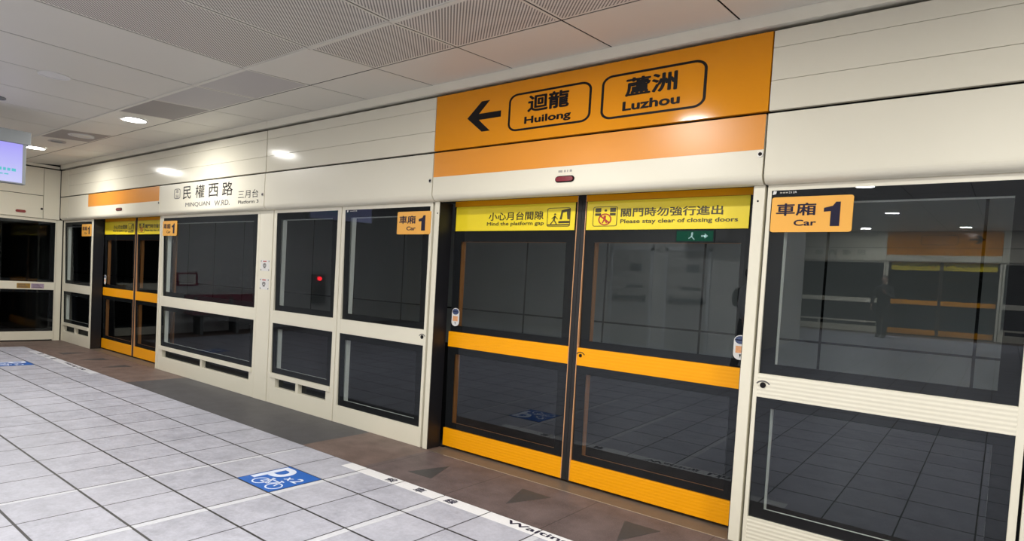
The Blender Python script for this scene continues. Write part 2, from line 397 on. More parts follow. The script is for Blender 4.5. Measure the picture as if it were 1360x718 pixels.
# ------------------------------------------------------------------ downlights
def downlight(x, y, label, lit=True, r=0.125, zc=None, power=1.0):
    zc = (3.12+0.0726*(y+0.085) if y > -1.27 else 3.034) if zc is None else zc
    t = thing('downlight', label, 'ceiling light', (x, y, zc), 'round downlights in the ceiling')
    mb = MB(); n = 28
    mb.ringprism(ell(x, y, r*1.16, r*1.16, n), ell(x, y, r, r, n), zc-0.010, zc+0.004, 'z'); mb.build('trim_ring', 'white', t)
    MB().cyl((x, y, zc-0.006), r*1.0, 0.008, n=n).build('lens', 'lamp' if lit else 'white', t)
    if lit:
        la = bpy.data.lights.new('downlight_lamp', 'AREA'); la.shape = 'DISK'; la.size = 2*r; la.energy = LAMP_W*power; la.color = LAMP_COL
        lo = bpy.data.objects.new('downlight_lamp', la); COL.objects.link(lo); lo.parent = t; lo.location = (0, 0, -0.014)
downlight(-7.76, -0.985, 'lit round downlight beside the dark ceiling panel, nearest to the camera', power=0.65)
downlight(-11.25, -0.995, 'lit round downlight just right of the hanging display screen', power=0.65)
downlight(-6.573, -2.03, 'unlit pale round ceiling disc high at the left', lit=False, r=0.10)
for i, (x, y) in enumerate([(-2.3, -1.75), (1.2, -1.75), (4.7, -1.75), (-0.2, -3.9), (-4.3, -3.4), (-7.8, -3.2), (-11.2, -3.2), (3.3, -3.9),
                            (-5.3, -6.4), (-1.8, -7.0), (2.6, -8.0), (-2.0, -11.5), (3.0, -12.0), (-3.2, -16.0), (-0.9, -15.9), (1.6, -16.0)]):  # unseen lamps; those by the core wall and far doors are added light
    downlight(x, y, ['lit downlight over the platform outside the picture, near the orange sign', 'lit unseen downlight over the platform behind the camera'][0 if i == 0 else 1], power=1.7 if y < -15 else (0.65 if x < -7 else 1.0))

# ------------------------------------------------------------------ platform screen panels
def pane(parent, x0, x1, z0, z1, y, fs, fz, rear='rear', fz_top=None, body=0.008):
    """tilted glass pane with its black printed border and the frame behind that border."""
    zc = (z0+z1)/2; fzt = fz if fz_top is None else fz_top
    yg = y+0.013; cen = ((x0+x1)/2, yg, zc)
    g = MB(); g.box(x0, x1, yg, yg+body, z0, z1)
    for f in g.bm.faces: f.material_index = 0 if f.calc_center_median().y < yg+1e-4 else 1
    p = g.build('glass_pane', ['glass', 'glass_body'], parent, tilt=cen)
    o = [(x0, z0), (x1, z0), (x1, z1), (x0, z1)]; i = [(x0+fs, z0+fz), (x1-fs, z0+fz), (x1-fs, z1-fzt), (x0+fs, z1-fzt)]
    MB().ringprism(o, i, yg-0.0012, yg-0.0002).build('printed_border', 'frit', p, tilt=cen)
    return o, [(i[0][0], i[0][1]-0.012), (i[1][0], i[1][1]-0.012), i[2], i[3]]
def panel(name, label, cat, x0, x1, g0, g1, gbot, vent=None, ribs=False, ytop=2.15, lock=None, kick0=0.0):
    t = thing(name, label, cat, ((x0+x1)/2, 0, 0))
    gt, rt_, rb = 2.115, 1.0365, 0.8965
    mt = 'cream_rib' if ribs else 'cream'
    f = MB(); b = 0.003
    f.box(x0, g0, 0, 0.05, 0.0, ytop, b); f.box(g1, x1, 0, 0.05, 0.0, ytop, b); f.box(g0-0.004, g1+0.004, 0.0005, 0.05, gt, ytop, b)
    f.build('frame', 'cream', t)
    MB().box(g0-0.002, g1+0.002, 0.001, 0.05, rb, rt_, b).build('mid_rail', mt, t)
    if vent:
        v0, v1, vm = vent; vb, vt = 0.186, 0.288
        MB().box(g0-0.002, g1+0.002, 0.001, 0.05, 0.0, vb, b).build('kick_plate', mt, t)
        s = MB().box(g0-0.002, g1+0.002, -0.012, 0.05, vt, gbot, b)
        s.box(g0-0.002, v0, 0.001, 0.05, vb-0.002, vt+0.002).box(v1, g1+0.002, 0.001, 0.05, vb-0.002, vt+0.002).box(vm-0.024, vm+0.024, 0.001, 0.05, vb-0.002, vt+0.002)
        s.build('vent_frame', 'cream', t)
        MB().box(v0-0.01, v1+0.01, 0.052, 0.06, vb-0.01, vt+0.01).build('vent_glass', 'frit', t)
    else:
        MB().box(g0-0.002, g1+0.002, 0.001, 0.05, kick0, gbot, b).build('kick_plate', mt, t)
    r = MB()
    for z0, z1, ft in ((rt_, gt, 0.075), (gbot, rb, 0.06)):
        o, i = pane(t, g0, g1, z0, z1, 0.0, 0.085, 0.062, fz_top=ft)
        r.ringprism([(x0+0.002, z0-0.03), (x1-0.002, z0-0.03), (x1-0.002, z1+0.03), (x0+0.002, z1+0.03)], i, 0.0505, 0.074)
        r.ringprism([(p[0]+s1*0.012, p[1]+s2*0.012) for p, s1, s2 in zip(i, (-1, 1, 1, -1), (-1, -1, 1, 1))], i, 0.030, 0.0505)
    r.build('rear_frame', 'rear', t)
    if lock:
        k = MB(); x, z = lock
        k.cyl((x, -0.004, z), 0.017, 0.006, 'y', 16); kk = k.build('lock', 'black', t)
        a = MB(); n = 10
        po = [(x+0.044*math.cos(math.radians(25+130*i/n)), z-0.006+0.034*math.sin(math.radians(25+130*i/n))) for i in range(n+1)]
        pi = [(x+0.036*math.cos(math.radians(25+130*i/n)), z-0.006+0.026*math.sin(math.radians(25+130*i/n))) for i in range(n+1)]
        for i in range(n): a.prism([po[i], po[i+1], pi[i+1], pi[i]], -0.0008, 0.0012)
        a.build('lock_mark', 'grey_ink', kk)
    return t
panel('fixed_screen_panel', 'narrow glazed cream screen panel between the far corner and the far doors', 'platform screen panel', -13.395, -12.0, -13.341, -12.045, 0.338, (-13.27, -12.06, -12.71))
panel('fixed_screen_panel', 'wide glazed cream screen panel under the station name, two low vents', 'platform screen panel', -9.365, -6.785, -9.3055, -6.8325, 0.338, (-9.22, -6.893, -8.07))
panel('fixed_screen_panel', 'narrow glazed cream screen panel with two small vents right of the wide post', 'platform screen panel', -6.49, -5.262, -6.4298, -5.3203, 0.338, (-6.33, -5.386, -5.905))
panel('emergency_door', 'cream framed glass emergency door left of the near orange doors', 'emergency door', -5.250, -3.967, -5.1987, -3.9975, 0.1715, lock=(-4.014, 0.972))
panel('emergency_door', 'large cream framed glass emergency door right of the near orange doors', 'emergency door', -1.144, 0.128, -1.1205, 0.0937, 0.1715, ribs=True, lock=(-1.088, 0.970))
panel('emergency_door', 'cream framed glass door at the far right edge of the picture', 'emergency door', 0.142, 1.40, 0.19, 1.36, 0.1715, ribs=True)
def post(label, x0, x1, liner=None, y1=0.06, holes=()):
    t = thing('screen_post', label, 'post', ((x0+x1)/2, 0, 0), 'upright posts of the screen doors')
    f = MB().box(x0, x1, -0.004, y1, 0, 2.15, 0.004).build('column', 'cream', t)
    if liner is not None:
        a, b = (x1-0.001, x1+0.004) if liner > 0 else (x0-0.004, x0+0.001)
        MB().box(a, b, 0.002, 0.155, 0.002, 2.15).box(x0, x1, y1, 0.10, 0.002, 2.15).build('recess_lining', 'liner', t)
    for x, z in holes: MB().cyl((x, -0.0055, z), 0.006, 0.003, 'y', 12).build('screw_hole', 'black', t)
    return t
post('slim cream door post at the left side of the near orange doors', -3.936, -3.882, 1, holes=[(-3.9, 2.052)])
post('slim cream door post at the right side of the near orange doors', -1.226, -1.160, -1, holes=[(-1.197, 2.057)])
post('slim cream post at the left side of the far orange doors', -11.99, -11.965, 1)
post('slim cream post at the right side of the far orange doors', -9.42, -9.385, -1)
post('wide cream post carrying two small notices', -6.776, -6.498)
post('cream post at the corner of the far end screen', XE+0.004, XE+0.0145)
# dark recess beside the far doors reads as one lining; sliding leaves
def eye_mark(t, x, y, z, s=1.0):
    k = MB().cyl((x, y-0.004, z), 0.013*s, 0.006, 'y', 14).build('lock', 'black', t)
    a = MB(); n = 10
    for i in range(n):
        q = []
        for rr, j in ((1, i), (1, i+1), (0.8, i+1), (0.8, i)):
            w = math.radians(25+130*j/n); q.append((x+0.042*rr*s*math.cos(w), z-0.006+0.034*rr*s*math.sin(w)))
        a.prism(q, y-0.0008, y+0.001)
    a.build('lock_mark', 'brown_ink', k)
YD = 0.16
def leaf(label, x0, x1, meet, ribs=True, lock=None):
    """sliding leaf; meet = +1 closes at x1, -1 closes at x0."""
    t = thing('sliding_door_leaf', label, 'platform door', ((x0+x1)/2, YD, 0))
    e0, e1 = (x0+0.03, x1-0.034) if meet > 0 else (x0+0.034, x1-0.03)
    if meet > 0: sx0, sx1, rx0, rx1 = e1-0.005, e1, e1, x1
    else: sx0, sx1, rx0, rx1 = e0, e0+0.005, x0, e0
    b = 0.002; mo = 'orange_rib' if ribs else 'orange_paint'
    MB().box(rx0, rx1, YD+0.004, YD+0.05, 0.02, 2.172).build('rubber_seal', 'rubber', t)
    s = MB().box(sx0, sx1, YD-0.001, YD+0.05, 0.0225, 2.172, b)
    s.build('edge_strip', 'orange_edge', t)
    o0, o1 = (x0, sx0-0.001) if meet > 0 else (sx1+0.001, x1)
    MB().box(o0, o1, YD, YD+0.05, 2.125, 2.172, b).build('top_rail', 'orange_paint', t)
    MB().box(o0, o1, YD, YD+0.05, 0.9025, 1.0350, b).build('mid_rail', mo, t)
    MB().box(o0, o1, YD, YD+0.05, 0.0225, 0.1785, b).build('kick_plate', mo, t)
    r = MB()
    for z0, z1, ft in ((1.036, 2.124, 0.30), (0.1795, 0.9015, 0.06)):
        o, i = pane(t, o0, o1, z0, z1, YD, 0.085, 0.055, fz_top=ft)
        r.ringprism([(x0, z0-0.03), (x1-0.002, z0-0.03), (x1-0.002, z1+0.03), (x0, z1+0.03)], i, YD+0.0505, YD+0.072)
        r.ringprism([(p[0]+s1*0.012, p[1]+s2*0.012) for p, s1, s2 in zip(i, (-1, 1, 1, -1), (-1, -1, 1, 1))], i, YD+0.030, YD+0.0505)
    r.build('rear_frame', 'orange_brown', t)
    if lock: eye_mark(t, lock[0], YD, lock[1])
    return t
leaf('left leaf of the near orange sliding doors, platform gap sign on top', -3.85, -2.541, 1)
leaf('right leaf of the near orange sliding doors, closing doors sign on top', -2.539, -1.25, -1, lock=(-2.468, 0.978))
leaf('left leaf of the far orange sliding doors', -11.95, -10.662, 1, ribs=False)
leaf('right leaf of the far orange sliding doors', -10.660, -9.40, -1, ribs=False)

# ------------------------------------------------------------------ header panels
def lower_profile(y=YF):
    pts = [(y, 2.5475)]; n = 8
    for i in range(n+1):
        a = math.radians(180+90*i/n); pts.append((y+0.055+0.055*math.cos(a), 2.205+0.055*math.sin(a)))
    return pts+[(0.02, 2.15), (0.02, 2.18), (y+0.03, 2.21), (y+0.03, 2.5475)]
def header_lower(label, x0, x1, screws=(), group='lower header panels over the platform doors'):
    t = thing('header_panel', label, 'header panel', ((x0+x1)/2, YF, 2.15))
    o = MB().prism(lower_profile(), x0+0.006, x1-0.006, 'x').build('cover', 'cream_low', t)
    for x in screws:
        s = MB().cyl((x, YF-0.006, 2.318), 0.018, 0.008, 'y', 18).build('screw', 'steel', t)
        MB().cyl((x, YF-0.0075, 2.318), 0.011, 0.003, 'y', 14).build('screw_socket', 'black', s)
    return t
def header_upper(label, x0, x1, z0=2.565, z1=3.019, grooves=(2.735, 2.922), name='header_panel', mt='cream_gloss'):
    t = thing(name, label, 'header panel', ((x0+x1)/2, YF, z0))
    f = MB(); zs = [z0, *grooves, z1]
    for a, b in zip(zs[:-1], zs[1:]): f.box(x0+0.0055, x1-0.0055, YF, YF+0.03, a+(0.0012 if a != z0 else 0), b-(0.0012 if b != z1 else 0), 0.0015)
    f.build('cover', mt, t); return t
header_lower('lower cream header panel at the far corner', XE+0.05, -13.0)
hl2 = header_lower('lower header panel with orange band over the far doors', -13.0, -9.27, screws=[-9.30])
hl3 = header_lower('lower cream header panel printed with the station name', -9.27, -6.58, screws=[-6.618])
header_lower('plain lower cream header panel between station name and orange band', -6.58, -3.907, screws=[-3.935])
hl5 = header_lower('lower header panel with orange band over the near doors', -3.907, -1.157, screws=[-1.180])
header_lower('lower cream header panel above the right emergency door', -1.157, 2.6)
header_lower('lower cream header panel right of the picture', 2.6, XR)
header_upper('upper cream header panel at the far corner', XE+0.05, -13.0, grooves=())
header_upper('long upper cream header panel above the station name', -13.0, -6.571)
header_upper('upper cream header panel left of the orange direction sign', -6.567, -3.906)
header_upper('upper cream header panel at the top right corner', -1.155, 2.6)
header_upper('upper cream header panel beyond the right edge', 2.6, XR)
for h, x0, x1 in ((hl5, -3.900, -1.163), (hl2, -12.0, -9.30)):
    MB().box(x0, x1, YF-0.0012, YF+0.001, 2.3456, 2.548).build('orange_band', 'orange_low', h)

# orange direction sign
ds = thing('direction_sign', 'large orange direction sign reading Huilong and Luzhou with a left arrow', 'sign', (-2.53, YF, 2.561))
MB().box(-3.904, -1.157, YF-0.001, YF+0.03, 2.565, 3.020, 0.001).build('sign_face', 'orange_film', ds)
def arrow(parent, x0, x1, zc, h, y):
    ax = [(0, .5), (.645, 1), (.60, 1), (.60, 1)]
    a = MB(); y0, y1 = y-0.0008, y+0.0006
    w = x1-x0
    P = lambda u, v: (x0+u*w, zc-h/2+v*h)
    a.prism([P(0, .5), P(.62, 1), P(.90*.44+.22, .60), P(.39, .5)][:1]+[P(.40, .5)]+[P(.80*.46+.06, .5)], y0, y1) if False else None
    a.prism([P(0, .5), P(.42, 1), P(.66, 1), P(.27, .5)], y0, y1)
    a.prism([P(0, .5), P(.27, .5), P(.70, 0), P(.46, 0)], y0, y1)
    a.prism([P(.20, .40), P(1, .40), P(1, .60), P(.20, .60)], y0-0.0002, y1)
    return a.build('arrow', 'black', parent)
arrow(ds, -3.541, -3.186, 2.796, 0.24, YF-0.0015)
def rounded_frame(parent, x0, x1, z0, z1, y, w=0.019, rx=0.085, rz=0.06, mt='black'):
    n = 8; o = rrect(x0, x1, z0, z1, rx, rz, n); i = rrect(x0+w, x1-w, z0+w*0.8, z1-w*0.8, rx-w, rz-w*0.8, n)
    return MB().ringprism(o, i, y-0.0008, y+0.0006).build('outline', mt, parent)
rounded_frame(ds, -3.110, -2.366, 2.643, 2.926, YF-0.0015)
rounded_frame(ds, -2.286, -1.537, 2.638, 2.934, YF-0.0015)
yt = YF-0.0024
text('lettering', '迴龍', (-2.927, -2.552, 2.771, 2.896), yt, 'black', ds, 0.030)
text('lettering', 'Huilong', (-2.951, -2.530, 2.672, 2.742), yt, 'black', ds, 0.034)
text('lettering', '蘆洲', (-2.103, -1.731, 2.772, 2.894), yt, 'black', ds, 0.030)
text('lettering', 'Luzhou', (-2.116, -1.706, 2.680, 2.743), yt, 'black', ds, 0.034)
# station name printed on the header
yt = YF-0.0012
rounded_frame(hl3, -8.835, -8.655, 2.350, 2.484, yt, w=0.012, rx=0.05, rz=0.03, mt='grey_ink')
text('lettering', '車', (-8.79, -8.70, 2.425, 2.470), yt, 'grey_ink', hl3)
text('lettering', '站', (-8.79, -8.70, 2.365, 2.410), yt, 'grey_ink', hl3)
for ch, a, b in (('民', -8.575, -8.35), ('權', -8.23, -7.985), ('西', -7.885, -7.635), ('路', -7.54, -7.285)):
    text('lettering', ch, (a, b, 2.338, 2.502), yt, 'black', hl3, 0.006)
text('lettering', 'MINQUAN', (-8.495, -7.83, 2.228, 2.290), yt, 'grey_ink', hl3, 0.012)
text('lettering', 'W.RD.', (-7.72, -7.345, 2.226, 2.290), yt, 'grey_ink', hl3, 0.012)
text('lettering', '三月台', (-7.155, -6.71, 2.292, 2.384), yt, 'black', hl3)
text('lettering', 'Platform 3', (-7.15, -6.70, 2.230, 2.268), yt, 'black', hl3, 0.008)
# red indicator lamps
def indicator(label, xc, zc, w=0.165, h=0.046):
    t = thing('door_indicator_lamp', label, 'indicator lamp', (xc, YF, zc), 'red door indicators on the header')
    MB().prism(rrect(xc-w/2, xc+w/2, zc-h/2, zc+h/2, 0.03, h/2-0.001), YF-0.005, YF-0.0016).build('bezel', 'black', t)
    MB().prism(rrect(xc-w/2+0.009, xc+w/2-0.009, zc-h/2+0.007, zc+h/2-0.007, 0.022, h/2-0.009), YF-0.014, YF-0.0016).build('lens', 'red', t)
    return t
il = indicator('red oval indicator lamp under the big orange sign', -2.548, 2.2535)
for a, b in ((-2.608, -2.574), (-2.558, -2.545), (-2.532, -2.524), (-2.51, -2.492)):
    MB().box(a, b, YF-0.0015, YF+0.001, 2.303, 2.318).build('caption_mark', 'soft_ink', hl5)
indicator('red oval indicator lamp over the far doors', -10.69, 2.268, w=0.22)

# ------------------------------------------------------------------ signs on the glass
def car_sign(label, x0, xw=0.4305):
    z0, z1 = 1.8719, 2.0743; k = xw/0.4305; X = lambda v: x0+(v+1.1134)*k
    t = thing('car_sign', label, 'sign', (x0+xw/2, 0, z0), 'orange car number signs')
    MB().prism(rrect(x0, x0+xw, z0, z1, 0.016, 0.012), -0.0075, -0.0005).build('sign_face', 'sign_orange', t)
    y = -0.0085
    text('lettering', '車廂', (X(-1.086), X(-0.870), 1.966, 2.038), y, 'ink', t, 0.02)
    text('lettering', 'Car', (X(-0.985), X(-0.864), 1.9075, 1.942), y, 'ink', t, 0.025)
    N = lambda u, v: (X(-0.829+0.086*u), 1.904+0.134*v)
    MB().prism([N(.42, 0), N(.97, 0), N(.97, 1), N(.70, 1), N(.52, .84), N(0, .76), N(0, .60), N(.42, .62)], y-0.0004, y+0.001).build('numeral', 'ink', t)
car_sign('orange Car 1 sign on the large right glass door', -1.1134)
car_sign('orange Car 1 sign at the top right of the left emergency door', -4.4115)
car_sign('orange Car 1 sign on the wide screen panel under the station name', -9.3172)
car_sign('orange Car 1 sign on the narrow panel left of the far doors', -12.478)
def warning_sign(label, x0, x1, kind):
    z0, z1 = 1.914, 2.123; y = YD-0.006
    t = thing('warning_sign', label, 'sign', ((x0+x1)/2, y, z0), 'yellow warning signs on the sliding doors')
    MB().box(x0, x1, y, y+0.005, z0, z1, 0.001).build('sign_face', 'yellow', t)
    yt = y-0.0012
    if kind == 'gap':
        X = lambda v: x0+(v+3.829)/1.235*(x1-x0)
        text('lettering', '小心月台間隙', (X(-3.452), X(-2.886), 1.998, 2.066), yt, 'brown_ink', t, 0.022)
        text('lettering', 'Mind the platform gap', (X(-3.468), X(-2.879), 1.948, 1.987), yt, 'brown_ink', t, 0.022)
        rounded_frame(t, X(-2.850), X(-2.635), 1.941, 2.086, yt, w=0.005, rx=0.02, rz=0.014, mt='brown_ink')
        p = MB(); P = lambda u, v: (X(-2.85+0.215*u), 1.941+0.145*v)
        p.prism([P(.55, .38), P(.62, .86), P(.97, .95), P(.97, .38), P(.88, .38), P(.84, .78), P(.68, .74), P(.64, .38)], yt-0.0006, yt+0.001)
        p.prism([P(.50, .18), P(.97, .18), P(.97, .30), P(.50, .30)], yt-0.0006, yt+0.001)
        p.prism([P(.03, .06), P(.97, .06), P(.97, .13), P(.03, .13)], yt-0.0006, yt+0.001)
        p.prism(ell(*P(.34, .66), 0.010, 0.007, 10), yt-0.0006, yt+0.001)
        for a, b, w in ((P(.34, .58), P(.30, .36), 0.016), (P(.31, .36), P(.42, .14), 0.008), (P(.30, .36), P(.16, .14), 0.008), (P(.34, .55), P(.46, .40), 0.006), (P(.33, .55), P(.20, .42), 0.006)):
            p.prism(bar2(a, b, w), yt-0.0006, yt+0.001)
        p.build('pictogram', 'brown_ink', t)
    else:
        X = lambda v: x0+(v+2.4939)/1.195*(x1-x0)
        text('lettering', '關門時勿強行進出', (X(-2.209), X(-1.466), 2.004, 2.066), yt, 'brown_ink', t, 0.022)
        text('lettering', 'Please stay clear of closing doors', (X(-2.209), X(-1.367), 1.950, 1.988), yt, 'brown_ink', t, 0.022)
        rounded_frame(t, X(-2.439), X(-2.236), 1.939, 2.082, yt, w=0.005, rx=0.02, rz=0.014, mt='brown_ink')
        p = MB(); P = lambda u, v: (X(-2.439+0.203*u), 1.939+0.143*v)
        for a, b in ((.09, .33), (.70, .93)):
            p.prism([P(a, .72), P(b, .72), P(b, .93), P(a, .93)], yt-0.0006, yt+0.001); p.prism([P(a, .54), P(b, .54), P(b, .67), P(a, .67)], yt-0.0006, yt+0.001)
        p.prism(ell(*P(.52, .80), 0.011, 0.0085, 10), yt-0.0006, yt+0.001)
        p.build('pictogram', 'brown_ink', t)
        q = MB(); c = P(.50, .35)
        q.ringprism(ell(*c, 0.055, 0.043, 22), ell(*c, 0.045, 0.035, 22), yt-0.0010, yt+0.001)
        q.prism(bar2(P(.32, .52), P(.68, .18), 0.011), yt-0.0010, yt+0.001)
        for a, b, w in ((P(.50, .55), P(.48, .34), 0.02), (P(.48, .34), P(.40, .16), 0.01), (P(.50, .34), P(.58, .16), 0.01)): q.prism(bar2(a, b, w), yt-0.0004, yt+0.001)
        q.build('prohibition_mark', 'red_ink', t)
warning_sign('yellow platform gap warning sign on the near left door leaf', -3.829, -2.592, 'gap')
warning_sign('yellow closing doors warning sign on the near right door leaf', -2.488, -1.293, 'close')
warning_sign('yellow platform gap warning sign on the far left door leaf', -11.93, -10.713, 'gap')
warning_sign('yellow closing doors warning sign on the far right door leaf', -10.609, -9.41, 'close')
def pill(label, xc, zc=1.165, w=0.088, h=0.157):
    y = YD-0.002
    t = thing('door_sticker', label, 'sticker', (xc, y, zc-h/2), 'pill shaped stickers on the doors')
    MB().prism(rrect(xc-w/2, xc+w/2, zc-h/2, zc+h/2, w/2-0.001, 0.036), y, y+0.004).build('backing', 'white', t)
    MB().prism(rrect(xc-w/2+0.006, xc+w/2-0.006, zc+h*0.14, zc+h/2-0.006, 0.034, 0.028), y-0.0008, y+0.001).build('blue_field', 'blue_ink', t)
    MB().box(xc-w*0.34, xc+w*0.34, y-0.0008, y+0.001, zc-h*0.22, zc+h*0.06).build('orange_field', 'orange_ink', t)
    MB().prism([(xc-0.006, zc-h*0.27), (xc+0.006, zc-h*0.27), (xc+0.002, zc-h*0.42)], y-0.0008, y+0.001).build('pointer_mark', 'black', t)
pill('pill shaped sticker at the left edge of the near left door leaf', -3.776)
pill('pill shaped sticker half hidden by the post on the near right door leaf', -1.288)
pill('pill shaped sticker on the far left door leaf', -11.87, w=0.08)
def notice(label, z0, z1):
    x0, x1, y = -6.722, -6.534, -0.0048
    t = thing('notice_plate', label, 'notice', ((x0+x1)/2, y, z0), 'small notices on the wide post')
    MB().box(x0, x1, y, y+0.0015, z0, z1).build('plate', 'white', t)
    yt = y-0.0008; h = z1-z0; xm = (x0+x1)/2
    MB().box(xm-0.045, xm+0.03, yt, y+0.001, z1-0.022, z1-0.010).build('caption_mark', 'red_ink', t)
    k = MB().ringprism(ell(xm-0.01, z0+h*0.52, 0.035, 0.024, 16), ell(xm-0.01, z0+h*0.52, 0.02, 0.013, 16), yt, y+0.001).prism(ell(xm-0.01, z0+h*0.54, 0.012, 0.008, 10), yt, y+0.001).box(xm-0.03, xm+0.012, yt, y+0.001, z0+h*0.26, z0+h*0.33)
    k.build('pictogram', 'grey_ink', t)
    for x in (x0+0.012, x1-0.012):
        for z in (z0+0.012, z1-0.014): MB().cyl((x, y-0.002, z), 0.008, 0.003, 'y', 10).build('screw', 'grey_ink', t)
notice('small white notice on the wide post, the upper of two', 1.468, 1.592)
notice('small white notice on the wide post, the lower of two', 1.258, 1.382)
def code_label(label, x, w):
    t = thing('code_label', label, 'label', (x+w/2, -0.001, 2.094), 'small code labels on the door glass')
    MB().prism([(x, 2.091), (x+0.018, 2.094), (x+0.022, 2.110), (x+0.004, 2.113)], -0.0025, -0.0005).build('marker', 'white', t)
    mk = MB()
    for i in range(3): mk.box(x+w*(0.30+0.12*i), x+w*(0.39+0.12*i), -0.0022, -0.0005, 2.0975, 2.1045)
    mk.build('caption_mark', 'soft_ink', t)
    text('lettering', '212R', (x+w*0.66, x+w, 2.096, 2.107), -0.0025, 'white', t)
code_label('tiny white code label above the Car 1 sign on the right glass door', -1.114, 0.134)
code_label('tiny white code label at the top left of the left emergency door', -5.17, 0.16)

# ------------------------------------------------------------------ far end screen
def end_screen():
    t = thing('end_screen_panel', 'glazed cream screen closing the far end of the platform', 'platform screen panel', (XE, -0.9, 0))
    x = XE; ys = (-1.75, -0.126, -0.06)
    f = MB().box(x-0.05, x, -0.106, -0.02, 0, 2.15, 0.003).box(x-0.05, x, -0.125, -0.109, 0, 2.15, 0.003).box(x-0.05, x, -1.75, -1.69, 0, 2.15).box(x-0.05, x-0.001, -1.70, -0.12, 2.10, 2.15)
    f.build('frame', 'cream', t)
    MB().box(x-0.05, x-0.001, -1.70, -0.124, 0.903, 1.04, 0.003).build('mid_rail', 'cream', t)
    MB().box(x-0.05, x-0.001, -1.70, -0.124, 0.02, 0.172, 0.003).build('kick_plate', 'cream', t)
    for z0, z1 in ((1.04, 2.10), (0.172, 0.903)):
        g = MB().box(x-0.02, x-0.012, -1.69, -0.125, z0, z1)
        for fc in g.bm.faces: fc.material_index = 0 if fc.calc_center_median().x > x-0.0125 else 1
        p = g.build('glass_pane', ['glass_dull', 'glass_body'], t)
        o = [(-1.69, z0), (-0.125, z0), (-0.125, z1), (-1.69, z1)]; i = [(-1.61, z0+0.05), (-0.2, z0+0.05), (-0.2, z1-0.05), (-1.61, z1-0.05)]
        MB().ringprism(o, i, x-0.0118, x-0.011, 'x').build('printed_border', 'frit', p)
    h = thing('header_panel', 'cream header panel over the far end screen', 'header panel', (x, -0.9, 2.15))
    MB().box(x-0.03, x+0.035, -0.316, YF-0.004, 2.152, 3.022, 0.004).build('corner_cover', 'cream_gloss', h)
    MB().box(x-0.03, x+0.035, -1.75, -0.322, 2.152, 2.542, 0.006).build('cover', 'cream_gloss', h)
    MB().box(x-0.03, x+0.035, -1.75, -0.322, 2.550, 3.022, 0.004).build('cover', 'cream_gloss', h)
    s = MB().cyl((x+0.033, -0.342, 2.316), 0.018, 0.006, 'x', 16).build('screw', 'black', h)
    l = thing('door_indicator_lamp', 'red oval indicator lamp over the far end screen', 'indicator lamp', (x+0.035, -0.63, 2.22), 'red door indicators on the header')
    MB().prism(rrect(-0.705, -0.565, 2.219, 2.263, 0.02, 0.02), x+0.033, x+0.046, 'x').build('lens', 'red', l)
    for nm, lb, a, b, mt in (('warning_label', 'ochre label on the far end screen rail', -0.652, -0.465, 'tan'), ('warning_label', 'mauve label on the far end screen rail', -0.452, -0.270, 'mauve')):
        w = thing(nm, lb, 'label', (x, (a+b)/2, 0.915), 'labels on the far end screen rail')
        MB().box(x-0.001, x+0.003, a, b, 0.925, 1.008).build('plate', mt, w)
        k = MB()
        for j in range(3): k.box(x+0.002, x+0.0038, a+0.02, b-0.03-0.02*j, 0.94+0.022*j, 0.948+0.022*j)
        k.build('caption_mark', 'grey_ink', w)
end_screen()

# ------------------------------------------------------------------ floor markings
def floor_patch(name, label, cat, pts, mt, z=0.0012, group=None):
    o = MB().prism(pts, -0.001, z, 'z').build(name, mt); return tag(o, label, cat, group)
def waiting_line(label, x0, x1, tx, paint='paint_white'):
    t = thing('waiting_line_marking', label, 'floor marking', (tx, -0.77, 0))
    x = x0
    joints = [-4.5959+0.4148*k for k in range(-30, 20)]
    cuts = [x0]+[j for j in joints if x0+0.03 < j < x1-0.03]+[x1]
    mb = MB()
    for a, b in zip(cuts[:-1], cuts[1:]): mb.box(a+0.005, b-0.005, -0.826, -0.722, -0.001, 0.0012)
    mb.build('painted_strip', paint, t)
    for ch, c in (('候', tx), ('車', tx+0.30), ('線', tx+0.605)): text('lettering', ch, (c-0.045, c+0.045, -0.812, -0.735), 0.0016, 'ink', t, 0.025, 'floor')
    text('lettering', 'Waiting', (tx+1.085, tx+1.56, -0.808, -0.738), 0.0016, 'ink', t, 0.025, 'floor')
    text('lettering', 'Line', (tx+1.64, tx+1.90, -0.808, -0.738), 0.0016, 'ink', t, 0.025, 'floor')
waiting_line('white waiting line strip with lettering before the near doors', -3.965, -1.10, -3.432)
waiting_line('white waiting line strip with lettering before the far doors', -12.0, -9.3, -11.55, 'queue')
for i, (x, lb) in enumerate([(-4.5959, 'worn white queue line crossing the tiles left of the blue bicycle sign'), (-3.7663, 'worn white queue line along the right edge of the blue bicycle sign'), (-2.9367, 'worn white queue line meeting the waiting strip by the third character'), (-2.1071, 'worn white queue line at the bottom edge of the picture')]):
    w = 0.030 if i == 0 else 0.048
    mb = MB(); ys = [-0.83, -1.128, -1.5426, -1.9572, -2.3718, -2.7864]
    for a, b in zip(ys[:-1], ys[1:]): mb.box(x+0.009, x+0.009+w, b+0.006, a-0.006, -0.001, 0.001)
    tag(mb.build('queue_line', 'queue'), lb, 'floor marking', 'queue lines on the floor')
